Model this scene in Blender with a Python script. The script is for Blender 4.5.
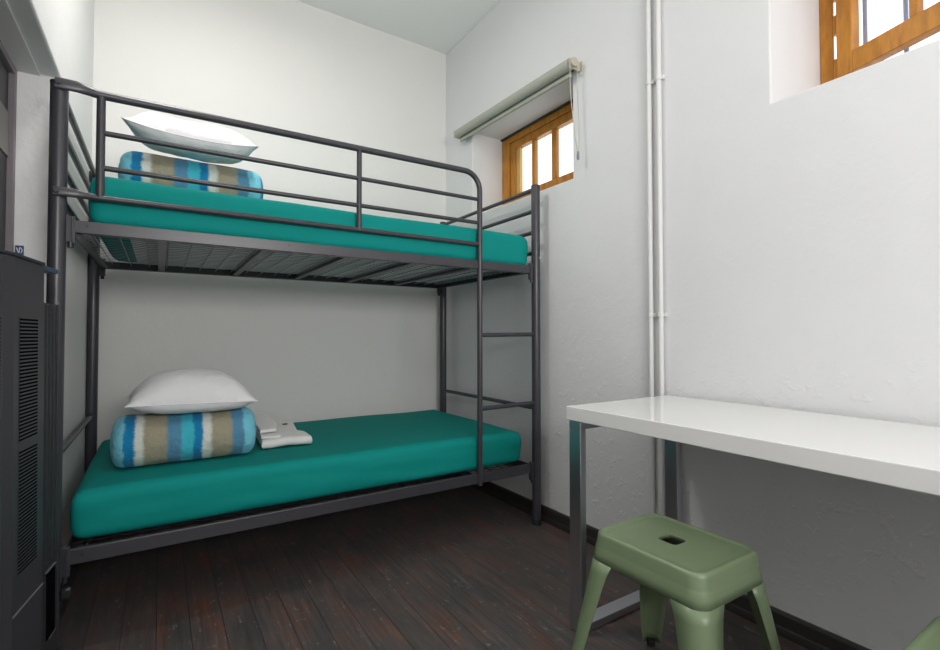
import bpy, bmesh, math, random
from mathutils import Vector, Matrix, noise
random.seed(7)
for o in list(bpy.data.objects): bpy.data.objects.remove(o)
S = bpy.context.scene
COL = S.collection

# ------------------------------------------------------------------ camera
F = 483.19
YAW, PITCH, ROLL = 0.5702157, 0.0216, -0.0006974
CAMPOS = Vector((0, 0, 0.99))
fw = Vector((math.sin(YAW)*math.cos(PITCH), math.cos(YAW)*math.cos(PITCH), math.sin(PITCH)))
rt = Vector((math.cos(YAW), -math.sin(YAW), 0)); up = rt.cross(fw)
rt2 = rt*math.cos(ROLL)+up*math.sin(ROLL); up2 = -rt*math.sin(ROLL)+up*math.cos(ROLL)
cd = bpy.data.cameras.new('camera'); cam = bpy.data.objects.new('camera', cd); COL.objects.link(cam)
cam.matrix_world = Matrix(((rt2.x, up2.x, -fw.x, CAMPOS.x), (rt2.y, up2.y, -fw.y, CAMPOS.y), (rt2.z, up2.z, -fw.z, CAMPOS.z), (0, 0, 0, 1)))
cd.sensor_width = 36; cd.lens = 36*F/940; cd.clip_start = 0.02
S.camera = cam

# ------------------------------------------------------------------ world and light
S.view_settings.view_transform = 'Standard'; S.view_settings.look = 'None'
S.view_settings.exposure = 0.0; S.view_settings.gamma = 1; S.view_settings.use_curve_mapping = False
w = bpy.data.worlds.new('daylight'); S.world = w; w.use_nodes = True
bg = w.node_tree.nodes['Background']; bg.inputs[0].default_value = (0.93, 0.96, 1.0, 1); bg.inputs[1].default_value = 1.8

def area(name, loc, target, size, power, color=(1, 1, 1), sy=None):
    l = bpy.data.lights.new(name, 'AREA'); l.energy = power; l.size = size; l.color = color
    if sy: l.shape = 'RECTANGLE'; l.size_y = sy
    o = bpy.data.objects.new(name, l); COL.objects.link(o); o.location = loc
    o.rotation_euler = (Vector(target)-Vector(loc)).to_track_quat('-Z', 'Y').to_euler()
    return o
area('ceiling_lamp_light', (0.18, 1.93, 2.93), (0.18, 1.93, 0), 0.26, 14.5, (1.0, 0.98, 0.95))
area('bounce_light', (0.55, -1.5, 1.7), (0.7, 0.4, 3.06), 1.1, 48.0, (1.0, 0.985, 0.975), 0.6)
area('front_fill_light', (0.5, -2.3, 1.35), (0.5, 2.5, 0.9), 1.2, 11.0, (0.97, 0.98, 1.0), 1.5)  # unseen fill added behind the camera to brighten the bunk; no doorway there

# ------------------------------------------------------------------ materials
def mat(name, col, rough=0.5, metal=0.0, spec=0.5, **kw):
    m = bpy.data.materials.new(name); m.use_nodes = True
    b = m.node_tree.nodes['Principled BSDF']
    b.inputs['Base Color'].default_value = (*col, 1); b.inputs['Roughness'].default_value = rough
    b.inputs['Metallic'].default_value = metal; b.inputs['Specular IOR Level'].default_value = spec
    for k, v in kw.items(): b.inputs[k.replace('_', ' ')].default_value = v
    return m
def nd(m, t, **kw):
    n = m.node_tree.nodes.new(t)
    for k, v in kw.items(): setattr(n, k, v)
    return n
def ln(m, a, b): m.node_tree.links.new(a, b)
def bsdf(m): return m.node_tree.nodes['Principled BSDF']
def coords(m, scale=(1, 1, 1), space='Object'):
    tc = nd(m, 'ShaderNodeTexCoord'); mp = nd(m, 'ShaderNodeMapping'); mp.inputs['Scale'].default_value = scale
    ln(m, tc.outputs[space], mp.inputs['Vector']); return mp.outputs['Vector']
def bump(m, height, strength=0.3, dist=0.01):
    b = nd(m, 'ShaderNodeBump'); b.inputs['Strength'].default_value = strength; b.inputs['Distance'].default_value = dist
    ln(m, height, b.inputs['Height']); ln(m, b.outputs['Normal'], bsdf(m).inputs['Normal']); return b
def noise_tex(m, vec, scale, detail=4, rough=0.55):
    n = nd(m, 'ShaderNodeTexNoise'); n.inputs['Scale'].default_value = scale; n.inputs['Detail'].default_value = detail
    n.inputs['Roughness'].default_value = rough; ln(m, vec, n.inputs['Vector']); return n
def ramp(m, fac, stops, interp='LINEAR'):
    r = nd(m, 'ShaderNodeValToRGB'); r.color_ramp.interpolation = interp
    e = r.color_ramp.elements
    while len(e) < len(stops): e.new(0.5)
    for el, (p, c) in zip(e, stops): el.position = p; el.color = (*c, 1)
    ln(m, fac, r.inputs['Fac']); return r
def math_node(m, op, a, b=None):
    n = nd(m, 'ShaderNodeMath', operation=op)
    for i, v in enumerate((a, b)):
        if v is None: continue
        if isinstance(v, (int, float)): n.inputs[i].default_value = v
        else: ln(m, v, n.inputs[i])
    return n.outputs[0]

def plaster(name, col, col2, lumps):
    m = mat(name, col, 0.62, spec=0.25); v = coords(m)
    big = noise_tex(m, v, 1.3, 3); r = ramp(m, big.outputs['Fac'], [(0.3, col2), (0.65, col)])
    ln(m, r.outputs[0], bsdf(m).inputs['Base Color'])
    fine = noise_tex(m, v, 55, 5); mid = noise_tex(m, v, 7, 4)
    # trowelled lumps, stronger near the floor where the plaster is rough
    vo = noise_tex(m, v, 26, 3, 0.6); rl = ramp(m, vo.outputs['Fac'], [(0.56, (0, 0, 0)), (0.68, (1, 1, 1))])
    sp = nd(m, 'ShaderNodeSeparateXYZ'); tc = nd(m, 'ShaderNodeTexCoord'); ln(m, tc.outputs['Object'], sp.inputs[0])
    mr = nd(m, 'ShaderNodeMapRange'); ln(m, sp.outputs['Z'], mr.inputs[0])
    mr.inputs[1].default_value = 0.45; mr.inputs[2].default_value = 1.0; mr.inputs[3].default_value = lumps; mr.inputs[4].default_value = lumps*0.12
    h = math_node(m, 'ADD', math_node(m, 'MULTIPLY', fine.outputs['Fac'], 0.12), math_node(m, 'MULTIPLY', mid.outputs['Fac'], 0.9))
    h = math_node(m, 'ADD', h, math_node(m, 'MULTIPLY', rl.outputs[0], mr.outputs[0]))
    bump(m, h, 0.35, 0.012); return m
M = {}
M['wall'] = plaster('white_plaster', (0.79, 0.785, 0.775), (0.765, 0.762, 0.755), 0.45)
M['wall_back'] = plaster('back_plaster', (0.775, 0.76, 0.735), (0.76, 0.748, 0.725), 0.05)
M['wall_right'] = plaster('cool_white_plaster', (0.735, 0.738, 0.74), (0.715, 0.718, 0.722), 0.45)
M['ceiling'] = mat('ceiling_paint', (0.86, 0.86, 0.85), 0.8, spec=0.2)
M['pipe'] = mat('painted_pipe', (0.70, 0.70, 0.69), 0.45)
M['white_paint'] = mat('white_paint', (0.76, 0.75, 0.73), 0.4)

def floor_mat():
    m = mat('old_floorboards', (0.05, 0.035, 0.03), 0.4, spec=0.4)
    tc = nd(m, 'ShaderNodeTexCoord'); sp = nd(m, 'ShaderNodeSeparateXYZ'); ln(m, tc.outputs['Object'], sp.inputs[0])
    q = math_node(m, 'DIVIDE', sp.outputs['X'], 0.098)
    idx = math_node(m, 'FLOOR', q); fr = math_node(m, 'FRACT', q)
    wn = nd(m, 'ShaderNodeTexWhiteNoise', noise_dimensions='1D'); ln(m, idx, wn.inputs['W'])
    cb = nd(m, 'ShaderNodeCombineXYZ'); ln(m, sp.outputs['X'], cb.inputs[0])
    ln(m, math_node(m, 'MULTIPLY', wn.outputs['Value'], 9.0), cb.inputs[2]); ln(m, sp.outputs['Y'], cb.inputs[1])
    mp = nd(m, 'ShaderNodeMapping'); mp.inputs['Scale'].default_value = (26, 1.6, 1); ln(m, cb.outputs[0], mp.inputs['Vector'])
    gr = noise_tex(m, mp.outputs[0], 2.2, 6, 0.65)
    mp2 = nd(m, 'ShaderNodeMapping'); mp2.inputs['Scale'].default_value = (6.5, 3.0, 0.6); ln(m, cb.outputs[0], mp2.inputs['Vector'])
    pt = noise_tex(m, mp2.outputs[0], 1.4, 3, 0.5)
    base = ramp(m, pt.outputs['Fac'], [(0.34, (0.078, 0.074, 0.072)), (0.50, (0.100, 0.083, 0.078)), (0.62, (0.125, 0.080, 0.068)), (0.76, (0.165, 0.070, 0.048))])
    grr = ramp(m, gr.outputs['Fac'], [(0.28, (0.6, 0.6, 0.6)), (0.6, (1.0, 1.0, 1.0)), (0.78, (1.6, 1.65, 1.65))])
    mx = nd(m, 'ShaderNodeMix', data_type='RGBA', blend_type='MULTIPLY'); mx.inputs[0].default_value = 1
    ln(m, base.outputs[0], mx.inputs[6]); ln(m, grr.outputs[0], mx.inputs[7])
    # pale scuffs and paint flecks
    fl = noise_tex(m, mp.outputs[0], 4.0, 5, 0.7); fr2 = noise_tex(m, tc.outputs['Object'], 30, 3, 0.6)
    ff = math_node(m, 'MULTIPLY', fl.outputs['Fac'], fr2.outputs['Fac'])
    fr_ = ramp(m, ff, [(0.335, (0, 0, 0)), (0.40, (1, 1, 1))])
    mx2 = nd(m, 'ShaderNodeMix', data_type='RGBA'); ln(m, math_node(m, 'MULTIPLY', fr_.outputs[0], 0.55), mx2.inputs[0])
    ln(m, mx.outputs[2], mx2.inputs[6]); mx2.inputs[7].default_value = (0.27, 0.25, 0.22, 1)
    gap = math_node(m, 'GREATER_THAN', math_node(m, 'ABSOLUTE', math_node(m, 'SUBTRACT', fr, 0.5)), 0.487)
    mx3 = nd(m, 'ShaderNodeMix', data_type='RGBA'); ln(m, gap, mx3.inputs[0]); ln(m, mx2.outputs[2], mx3.inputs[6]); mx3.inputs[7].default_value = (0.03, 0.025, 0.024, 1)
    ln(m, mx3.outputs[2], bsdf(m).inputs['Base Color'])
    rr = nd(m, 'ShaderNodeMapRange'); ln(m, gr.outputs['Fac'], rr.inputs[0]); rr.inputs[3].default_value = 0.3; rr.inputs[4].default_value = 0.55
    ln(m, rr.outputs[0], bsdf(m).inputs['Roughness'])
    h = math_node(m, 'SUBTRACT', gr.outputs['Fac'], math_node(m, 'MULTIPLY', gap, 0.6)); bump(m, h, 0.35, 0.004)
    return m
M['floor'] = floor_mat()
M['skirting'] = mat('dark_skirting_paint', (0.035, 0.033, 0.030), 0.42)

def metal_paint(name, col, rough=0.38, spec=0.5):
    m = mat(name, col, rough, spec=spec); v = coords(m); n = noise_tex(m, v, 160, 3); bump(m, n.outputs['Fac'], 0.05, 0.002); return m
M['frame'] = metal_paint('charcoal_powder_coat', (0.046, 0.045, 0.053), 0.33)
M['cap'] = mat('black_plastic', (0.02, 0.02, 0.024), 0.4)
M['bolt'] = mat('bolt_steel', (0.55, 0.55, 0.55), 0.35, 0.9)
M['wire'] = metal_paint('silver_wire', (0.30, 0.32, 0.32))

def cloth(name, col, rough=0.8, sheen=0.15, wr=0.25, scale=6.0):
    m = mat(name, col, rough, spec=0.25, Sheen_Weight=sheen); v = coords(m)
    a = noise_tex(m, v, scale, 4); b = noise_tex(m, v, 420, 2)
    h = math_node(m, 'ADD', a.outputs['Fac'], math_node(m, 'MULTIPLY', b.outputs['Fac'], 0.03)); bump(m, h, wr, 0.02); return m
M['teal'] = cloth('teal_sheet', (0.0, 0.262, 0.235), 0.8, 0.0, 0.22, 3.5)
M['ticking'] = cloth('grey_mattress_ticking', (0.84, 0.87, 0.87), 0.9)
M['white_cloth'] = cloth('white_pillowcase', (0.80, 0.80, 0.81), 0.85, 0.1, 0.6, 11)
M['towel'] = cloth('white_towelling', (0.80, 0.79, 0.77), 0.95, 0.3, 0.35, 22)

def stripes(name):
    m = mat(name, (0.5, 0.5, 0.5), 0.85, spec=0.2, Sheen_Weight=0.1)
    tc = nd(m, 'ShaderNodeTexCoord'); sp = nd(m, 'ShaderNodeSeparateXYZ'); ln(m, tc.outputs['Object'], sp.inputs[0])
    n = noise_tex(m, tc.outputs['Object'], 22, 3, 0.6); n2 = noise_tex(m, tc.outputs['Object'], 160, 2, 0.6)
    d = math_node(m, 'MULTIPLY', math_node(m, 'SUBTRACT', n.outputs['Fac'], 0.5), 0.022)
    d2 = math_node(m, 'MULTIPLY', math_node(m, 'SUBTRACT', n2.outputs['Fac'], 0.5), 0.012)
    x = math_node(m, 'ADD', math_node(m, 'ADD', sp.outputs['X'], d), d2)
    u = math_node(m, 'DIVIDE', x, 0.50)       # 0..1 along the roll
    LB = (0.20, 0.60, 0.74); DB = (0.01, 0.22, 0.46); WH = (0.68, 0.72, 0.66); KH = (0.36, 0.33, 0.235); SL = (0.10, 0.27, 0.42); CY = (0.06, 0.50, 0.62)
    st = [(0, LB), (0.07, LB), (0.085, DB), (0.135, DB), (0.15, WH), (0.185, WH), (0.21, KH), (0.335, KH), (0.36, SL), (0.43, SL), (0.445, CY), (0.51, CY), (0.525, DB), (0.575, DB), (0.59, WH), (0.63, WH), (0.655, KH), (0.775, KH), (0.80, SL), (0.865, SL), (0.88, LB), (0.96, LB), (0.975, DB), (1, DB)]
    r = ramp(m, u, st); ln(m, r.outputs[0], bsdf(m).inputs['Base Color'])
    bump(m, noise_tex(m, tc.outputs['Object'], 14, 4).outputs['Fac'], 0.6, 0.03); return m
M['stripes'] = stripes('striped_duvet_cover')

M['wood'] = mat('orange_varnished_timber', (0.50, 0.215, 0.03), 0.38)
_v = coords(M['wood'], (14, 14, 3)); _n = noise_tex(M['wood'], _v, 3, 5)
_r = ramp(M['wood'], _n.outputs['Fac'], [(0.3, (0.38, 0.140, 0.010)), (0.6, (0.56, 0.235, 0.020))]); ln(M['wood'], _r.outputs[0], bsdf(M['wood']).inputs['Base Color'])
M['wood_lit'] = mat('lit_timber_stile', (0.68, 0.42, 0.13), 0.4)  # light on the sash stile, put in as a paler timber colour
def glass():
    m = bpy.data.materials.new('window_glass'); m.use_nodes = True; nt = m.node_tree; nt.nodes.clear()
    o = nt.nodes.new('ShaderNodeOutputMaterial'); mix = nt.nodes.new('ShaderNodeMixShader'); t = nt.nodes.new('ShaderNodeBsdfTransparent'); g = nt.nodes.new('ShaderNodeBsdfGlossy')
    g.inputs['Roughness'].default_value = 0.02; mix.inputs[0].default_value = 0.06
    nt.links.new(t.outputs[0], mix.inputs[1]); nt.links.new(g.outputs[0], mix.inputs[2]); nt.links.new(mix.outputs[0], o.inputs[0]); return m
M['glass'] = glass()
M['iron'] = mat('pale_blue_iron', (0.30, 0.36, 0.60), 0.5)
M['blind'] = mat('sage_grey_blind', (0.40, 0.41, 0.35), 0.6)
M['blind_dark'] = mat('blind_dark_strip', (0.13, 0.12, 0.10), 0.6)  # darker strip along the wall side of the roll
M['beige_plastic'] = mat('beige_plastic', (0.50, 0.46, 0.36), 0.45)
M['cord'] = mat('blind_cord', (0.45, 0.43, 0.38), 0.6)
M['grey_plastic'] = mat('grey_plastic', (0.22, 0.23, 0.25), 0.4)
M['table_white'] = mat('white_laminate', (0.80, 0.80, 0.79), 0.13, spec=0.5)
M['chrome'] = mat('brushed_chrome', (0.62, 0.63, 0.67), 0.3, 1.0)
_n = noise_tex(M['chrome'], coords(M['chrome']), 30, 4); bump(M['chrome'], _n.outputs['Fac'], 0.06, 0.004)
M['sage'] = mat('sage_green_enamel', (0.185, 0.245, 0.140), 0.33)
M['rubber'] = mat('dark_rubber', (0.02, 0.02, 0.02), 0.7)
M['heater'] = mat('charcoal_heater_casing', (0.042, 0.041, 0.047), 0.5)
M['heater_side'] = mat('dark_heater_side', (0.024, 0.025, 0.029), 0.5)
M['heater_slot'] = mat('black_slot', (0.003, 0.003, 0.004), 0.95, spec=0.02)
M['door_dark'] = mat('dark_door', (0.022, 0.021, 0.026), 0.45)
M['door_light'] = mat('greige_door_band', (0.25, 0.23, 0.21), 0.5)
M['door_frame'] = mat('mauve_grey_frame', (0.20, 0.175, 0.19), 0.45)
M['sign_blue'] = mat('blue_plate', (0.03, 0.06, 0.16), 0.4)
M['sign_white'] = mat('white_mark', (0.7, 0.72, 0.75), 0.5)
M['lamp_glass'] = mat('opal_lamp', (0.8, 0.8, 0.78), 0.4, Emission_Color=(1, 0.96, 0.9, 1), Emission_Strength=2.0)

# ------------------------------------------------------------------ mesh helpers (world coordinates in, object-local out)
class MB:
    def __init__(s): s.v = []; s.f = []
    def add(s, vs, fs):
        n = len(s.v); s.v += [Vector(v) for v in vs]; s.f += [tuple(i+n for i in f) for f in fs]; return s
    def box(s, x0, x1, y0, y1, z0, z1):
        return s.add([(x, y, z) for x in (x0, x1) for y in (y0, y1) for z in (z0, z1)],
                     [(0, 1, 3, 2), (4, 6, 7, 5), (0, 4, 5, 1), (2, 3, 7, 6), (0, 2, 6, 4), (1, 5, 7, 3)])
    def hexa(s, p): # 4 bottom then 4 top points
        return s.add(p, [(3, 2, 1, 0), (4, 5, 6, 7), (0, 1, 5, 4), (1, 2, 6, 5), (2, 3, 7, 6), (3, 0, 4, 7)])
    def prism(s, poly, z0, z1, poly2=None):
        n = len(poly); p2 = poly2 or poly
        return s.add([(x, y, z0) for x, y in poly]+[(x, y, z1) for x, y in p2],
                     [tuple(reversed(range(n))), tuple(range(n, 2*n))]+[(i, (i+1) % n, n+(i+1) % n, n+i) for i in range(n)])
    def tube(s, pts, r, seg=14, caps=True, flat=None):
        pts = [Vector(p) for p in pts]; n = len(pts); rs = r if isinstance(r, (list, tuple)) else [r]*n
        t0 = (pts[1]-pts[0]).normalized(); a = Vector((0, 0, 1)) if abs(t0.z) < 0.9 else Vector((0, 1, 0))
        u = t0.cross(a).normalized(); vs = []; prev = t0
        for i, p in enumerate(pts):
            t = (pts[min(i+1, n-1)]-pts[max(i-1, 0)]).normalized()
            q = prev.rotation_difference(t); u = (q @ u); u = (u-t*u.dot(t)).normalized(); v = t.cross(u); prev = t
            for k in range(seg):
                an = 2*math.pi*k/seg; d = u*math.cos(an)+v*math.sin(an)
                if flat: d = Vector((d.x*flat[i][0], d.y*flat[i][1], d.z*flat[i][2]))
                vs.append(p+d*rs[i])
        fs = [(i*seg+k, i*seg+(k+1) % seg, (i+1)*seg+(k+1) % seg, (i+1)*seg+k) for i in range(n-1) for k in range(seg)]
        if caps: fs += [tuple(reversed(range(seg))), tuple(range((n-1)*seg, n*seg))]
        return s.add(vs, fs)
def arc(c, r, a0, a1, n, ax1, ax2):
    c = Vector(c); A = Vector(ax1); B = Vector(ax2)
    return [c+A*r*math.cos(a0+(a1-a0)*i/n)+B*r*math.sin(a0+(a1-a0)*i/n) for i in range(n+1)]

def build(name, mb, m, root=None, parent=None, bevel=0, smooth=True, solid=0, sub=0, origin=None):
    """mesh object; root gives the thing's base point, parent the object it hangs under"""
    base = Vector(origin) if origin is not None else (root.location.copy() if root else Vector((0, 0, 0)))
    me = bpy.data.meshes.new(name); me.from_pydata([v-base for v in mb.v], [], mb.f)
    bm = bmesh.new(); bm.from_mesh(me); bmesh.ops.recalc_face_normals(bm, faces=bm.faces); bm.to_mesh(me); bm.free()
    if smooth:
        for p in me.polygons: p.use_smooth = True
        if hasattr(me, 'set_sharp_from_angle'): me.set_sharp_from_angle(angle=math.radians(42))
    me.materials.append(m)
    o = bpy.data.objects.new(name, me); COL.objects.link(o)
    p = parent or root
    if p: o.parent = p
    else: o.location = base
    if solid: md = o.modifiers.new('thickness', 'SOLIDIFY'); md.thickness = solid; md.offset = -1
    if bevel: md = o.modifiers.new('bevel', 'BEVEL'); md.width = bevel; md.segments = 2; md.limit_method = 'ANGLE'
    if sub: md = o.modifiers.new('sub', 'SUBSURF'); md.levels = sub; md.render_levels = sub
    return o
def thing(name, label, cat, loc, group=None):
    o = bpy.data.objects.new(name, None); COL.objects.link(o); o.location = loc; o.empty_display_size = 0.1
    o['label'] = label; o['category'] = cat
    if group: o['group'] = group
    return o
def tag(o, label, cat, group=None):
    o['label'] = label; o['category'] = cat
    if group: o['group'] = group
    return o
def struct(name, mb, m, parent=None, **kw):
    o = build(name, mb, m, parent=parent, **kw)
    if not parent: o['kind'] = 'structure'
    return o
def copy_tree(o, parent=None):
    c = o.copy(); COL.objects.link(c); c.parent = parent
    for ch in list(o.children): copy_tree(ch, c)
    return c

# ------------------------------------------------------------------ room shell
WX, LX, BY, FY, CZ = 1.75, -0.2985, 3.054, -2.6, 3.06
T = 0.30; OUT = WX+0.42
W1 = (1.763, 2.697, 1.785, 2.352); W2 = (0.0, 0.82, 1.785, 2.352)
struct('floor', MB().box(LX-T, OUT, FY-0.1, BY+0.1, -0.06, 0), M['floor'], smooth=False)
struct('ceiling', MB().box(LX-T, OUT, FY-0.1, BY+0.1, CZ, CZ+0.06), M['ceiling'], smooth=False)
struct('wall_back', MB().box(LX-T, OUT, BY, BY+0.1, 0, CZ), M['wall_back'], smooth=False)
struct('wall_front', MB().box(LX-T, OUT, FY-0.1, FY, 0, CZ), M['wall'], smooth=False)

def holed_wall(name, x0, x1, ya, yb, za, zb, holes, m, sharp_side):
    """one welded wall mesh with rectangular holes, softened arrises on the room side"""
    ys = sorted({ya, yb, *[h[0] for h in holes], *[h[1] for h in holes]}); zs = sorted({za, zb, *[h[2] for h in holes], *[h[3] for h in holes]})
    solid = lambda i, j: 0 <= i < len(ys)-1 and 0 <= j < len(zs)-1 and not any(h[0] <= (ys[i]+ys[i+1])/2 <= h[1] and h[2] <= (zs[j]+zs[j+1])/2 <= h[3] for h in holes)
    vi = {}; mb = MB()
    def V(x, y, z):
        k = (round(x, 4), round(y, 4), round(z, 4))
        if k not in vi: vi[k] = len(mb.v); mb.v.append(Vector(k))
        return vi[k]
    for i in range(len(ys)-1):
        for j in range(len(zs)-1):
            if not solid(i, j): continue
            a, b, c, d = ys[i], ys[i+1], zs[j], zs[j+1]
            for x in (x0, x1): mb.f.append((V(x, a, c), V(x, b, c), V(x, b, d), V(x, a, d)))
            for di, dj, e in ((-1, 0, ((a, c), (a, d))), (1, 0, ((b, c), (b, d))), (0, -1, ((a, c), (b, c))), (0, 1, ((a, d), (b, d)))):
                if not solid(i+di, j+dj):
                    (p, q), (r_, s_) = e; mb.f.append((V(x0, p, q), V(x1, p, q), V(x1, r_, s_), V(x0, r_, s_)))
    return struct(name, mb, m, smooth=False, bevel=0.006)
holed_wall('wall_right', WX, OUT, FY-0.1, BY+0.1, 0, CZ, [W1, W2], M['wall_right'], 0)
# left wall with the low door recess
RY0, RY1, RZ, RX = 1.22, 2.165, 1.882, -0.42
mb = MB()
holed_wall('wall_left', LX-T, LX, FY-0.1, BY+0.1, 0, CZ, [(RY0, RY1, 0, RZ)], M['wall'], 0)

def skirting(name, y0, y1, x, sgn):
    prof = [(0, 0), (0.020, 0), (0.020, 0.012), (0.018, 0.024), (0.0145, 0.030), (0.014, 0.068), (0.009, 0.076), (0, 0.076)]
    mb = MB(); n = len(prof)
    mb.add([(x-sgn*a, y0, z) for a, z in prof]+[(x-sgn*a, y1, z) for a, z in prof], [tuple(range(n)), tuple(range(n, 2*n))]+[(i, (i+1) % n, n+(i+1) % n, n+i) for i in range(n)])
    struct(name, mb, M['skirting'], smooth=False)
skirting('baseboard_right', FY, BY, WX, 1)
skirting('baseboard_left', RY1+0.001, BY, LX, -1)
prof = [(0, 0), (0.022, 0), (0.022, 0.03), (0.015, 0.034), (0.014, 0.070), (0.009, 0.076), (0, 0.076)]
mb = MB(); n = len(prof)
mb.add([(LX+0.03, BY-a, z) for a, z in prof]+[(WX-0.03, BY-a, z) for a, z in prof], [tuple(range(n)), tuple(range(n, 2*n))]+[(i, (i+1) % n, n+(i+1) % n, n+i) for i in range(n)])
struct('baseboard_back', mb, M['skirting'], smooth=False)

# door in the recess (its dark leaf, a lighter band, a mauve frame)
d = struct('door_1', MB().box(RX-0.05, RX-0.008, RY0+0.03, RY1-0.03, 0.005, RZ-0.03), M['door_dark'], smooth=False)
struct('door_frame', MB().box(RX-0.06, RX+0.008, RY1-0.028, RY1-0.001, 0, RZ-0.001).box(RX-0.06, RX+0.008, RY0+0.001, RY0+0.028, 0, RZ-0.001).box(RX-0.06, RX+0.008, RY0+0.028, RY1-0.028, RZ-0.028, RZ-0.001), M['door_frame'], parent=d, bevel=0.002)
struct('door_band', MB().box(RX-0.009, RX-0.004, RY0+0.04, RY1-0.032, 1.575, 1.717), M['door_light'], parent=d, smooth=False)
# outer side of the recess is closed by a backing board of the wall
struct('trim_1', MB().box(RX-0.16, RX-0.062, RY0+0.001, RY1-0.001, 0.001, RZ-0.001), M['white_paint'], smooth=False)
struct('trim_2', MB().box(RX-0.03, LX-0.055, RY0+0.001, RY1-0.001, RZ-0.006, RZ-0.0005), M['white_paint'], smooth=False)

# ------------------------------------------------------------------ windows
def bar_box(mb, a, b, w0, w1, z0, z1):
    """box between plan points a and b, offset w0..w1 to the right-hand normal"""
    a = Vector((a[0], a[1])); b = Vector((b[0], b[1])); t = (b-a).normalized(); n = Vector((t.y, -t.x))
    P = [a+n*w0, b+n*w0, b+n*w1, a+n*w1]
    return mb.hexa([(p.x, p.y, z0) for p in P]+[(p.x, p.y, z1) for p in P])
FX = 1.995
w1 = struct('window_1', MB().box(FX, FX+0.07, 2.615, 2.696, W1[2]+0.001, W1[3]-0.001).box(FX, FX+0.07, 1.764, 1.85, W1[2]+0.001, W1[3]-0.001)
    .box(FX, FX+0.07, 1.85, 2.615, W1[3]-0.05, W1[3]-0.001).box(FX, FX+0.07, 1.85, 2.615, W1[2]+0.001, 1.88), M['wood'], bevel=0.003)
SZ0, SZ1 = 1.88, W1[3]-0.05
sash = MB().box(FX+0.012, FX+0.055, 2.56, 2.614, SZ0, SZ1).box(FX+0.012, FX+0.055, 1.851, 1.945, SZ0, SZ1).box(FX+0.012, FX+0.055, 1.945, 2.56, SZ1-0.05, SZ1).box(FX+0.012, FX+0.055, 1.945, 2.56, SZ0, SZ0+0.062)
struct('sash', sash, M['wood'], parent=w1, bevel=0.003)
struct('lit_stile', MB().box(FX+0.02, FX+0.045, 2.522, 2.56, SZ0+0.062, SZ1-0.05), M['wood_lit'], parent=w1, bevel=0.002)
for a, b in ((2.363, 2.396), (2.168, 2.208), (1.945, 1.985)):
    struct('glazing_bar', MB().box(FX+0.015, FX+0.045, a, b, SZ0+0.062, SZ1-0.05), M['wood'], parent=w1, bevel=0.006)
for a, b in ((2.396, 2.522), (2.208, 2.363), (1.985, 2.168)):
    struct('pane', MB().box(FX+0.03, FX+0.033, a, b, SZ0+0.062, SZ1-0.05), M['glass'], parent=w1, smooth=False)
struct('trim_3', MB().box(FX-0.012, FX-0.001, 1.764, 2.696, W1[3]-0.012, W1[3]-0.001), M['skirting'], smooth=False)

GX = 2.126
w2 = struct('window_2', MB().box(GX, GX+0.014, 0.775, 0.819, W2[2]+0.001, W2[3]-0.001).box(GX, GX+0.08, 0.001, 0.045, W2[2]+0.001, W2[3]-0.001)
    .box(GX, GX+0.08, 0.045, 0.775, W2[3]-0.045, W2[3]-0.001).box(GX, GX+0.08, 0.045, 0.775, W2[2]+0.001, 1.85), M['wood'], bevel=0.003)
H = Vector((2.112, 0.748)); dr = Vector((-math.sin(math.radians(18.4)), -math.cos(math.radians(18.4))))
at = lambda s_: H+dr*s_
SW = 0.69; Z0, Z1 = 1.935, 2.325
sb = MB(); 
for a, b, za, zb in ((0, 0.056, Z0, Z1), (SW-0.056, SW, Z0, Z1), (0.056, SW-0.056, Z0, Z0+0.075), (0.056, SW-0.056, Z1-0.05, Z1)):
    bar_box(sb, at(a), at(b), -0.02, 0.02, za, zb)
sash2 = struct('sash', sb, M['wood'], parent=w2, bevel=0.003)
for s0 in (0.234, 0.438):
    struct('glazing_bar', bar_box(MB(), at(s0), at(s0+0.026), -0.015, 0.015, Z0+0.075, Z1-0.05), M['wood'], parent=w2, bevel=0.004)
for a, b in ((0.056, 0.234), (0.26, 0.438), (0.464, SW-0.056)):
    struct('pane', bar_box(MB(), at(a), at(b), -0.0015, 0.0015, Z0+0.075, Z1-0.05), M['glass'], parent=w2, smooth=False)
for z in (1.985, 2.15, 2.28):
    struct('hinge', MB().tube([(2.122, 0.7615, z-0.035), (2.122, 0.7615, z+0.035)], 0.012, 10), M['wood'], parent=w2)
for y in (0.69, 0.575, 0.46, 0.34, 0.22, 0.1):
    struct('security_bar', MB().tube([(GX+0.042, y, W2[2]+0.055), (GX+0.042, y, W2[3]-0.04)], 0.007, 10), M['iron'], parent=w2)

# ------------------------------------------------------------------ roller blind over the first window
ya, yb, bx, bz = 1.715, 2.80, 1.692, 2.352
def tilted(mb):
    for v in mb.v: v.z += -0.022+0.032*(v.y-ya)/(yb-ya)
    return mb
rb = thing('roller_blind', 'sage grey rolled-up roller blind above the small timber window behind the bunk', 'blind', (WX, (ya+yb)/2, bz))
build('fabric_roll', tilted(MB().tube([(bx, ya, bz), (bx, yb, bz)], 0.028, 24)), M['blind'], rb)
build('hem_bar', tilted(MB().box(bx+0.010, bx+0.026, ya+0.02, yb-0.02, bz-0.052, bz-0.036).box(bx+0.0225, bx+0.0245, ya+0.02, yb-0.02, bz-0.04, bz+0.0)), M['blind'], rb, bevel=0.003)
build('back_strip', tilted(MB().box(bx+0.028, bx+0.033, ya+0.01, yb-0.01, bz-0.026, bz-0.006)), M['blind_dark'], rb, smooth=False)
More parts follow.
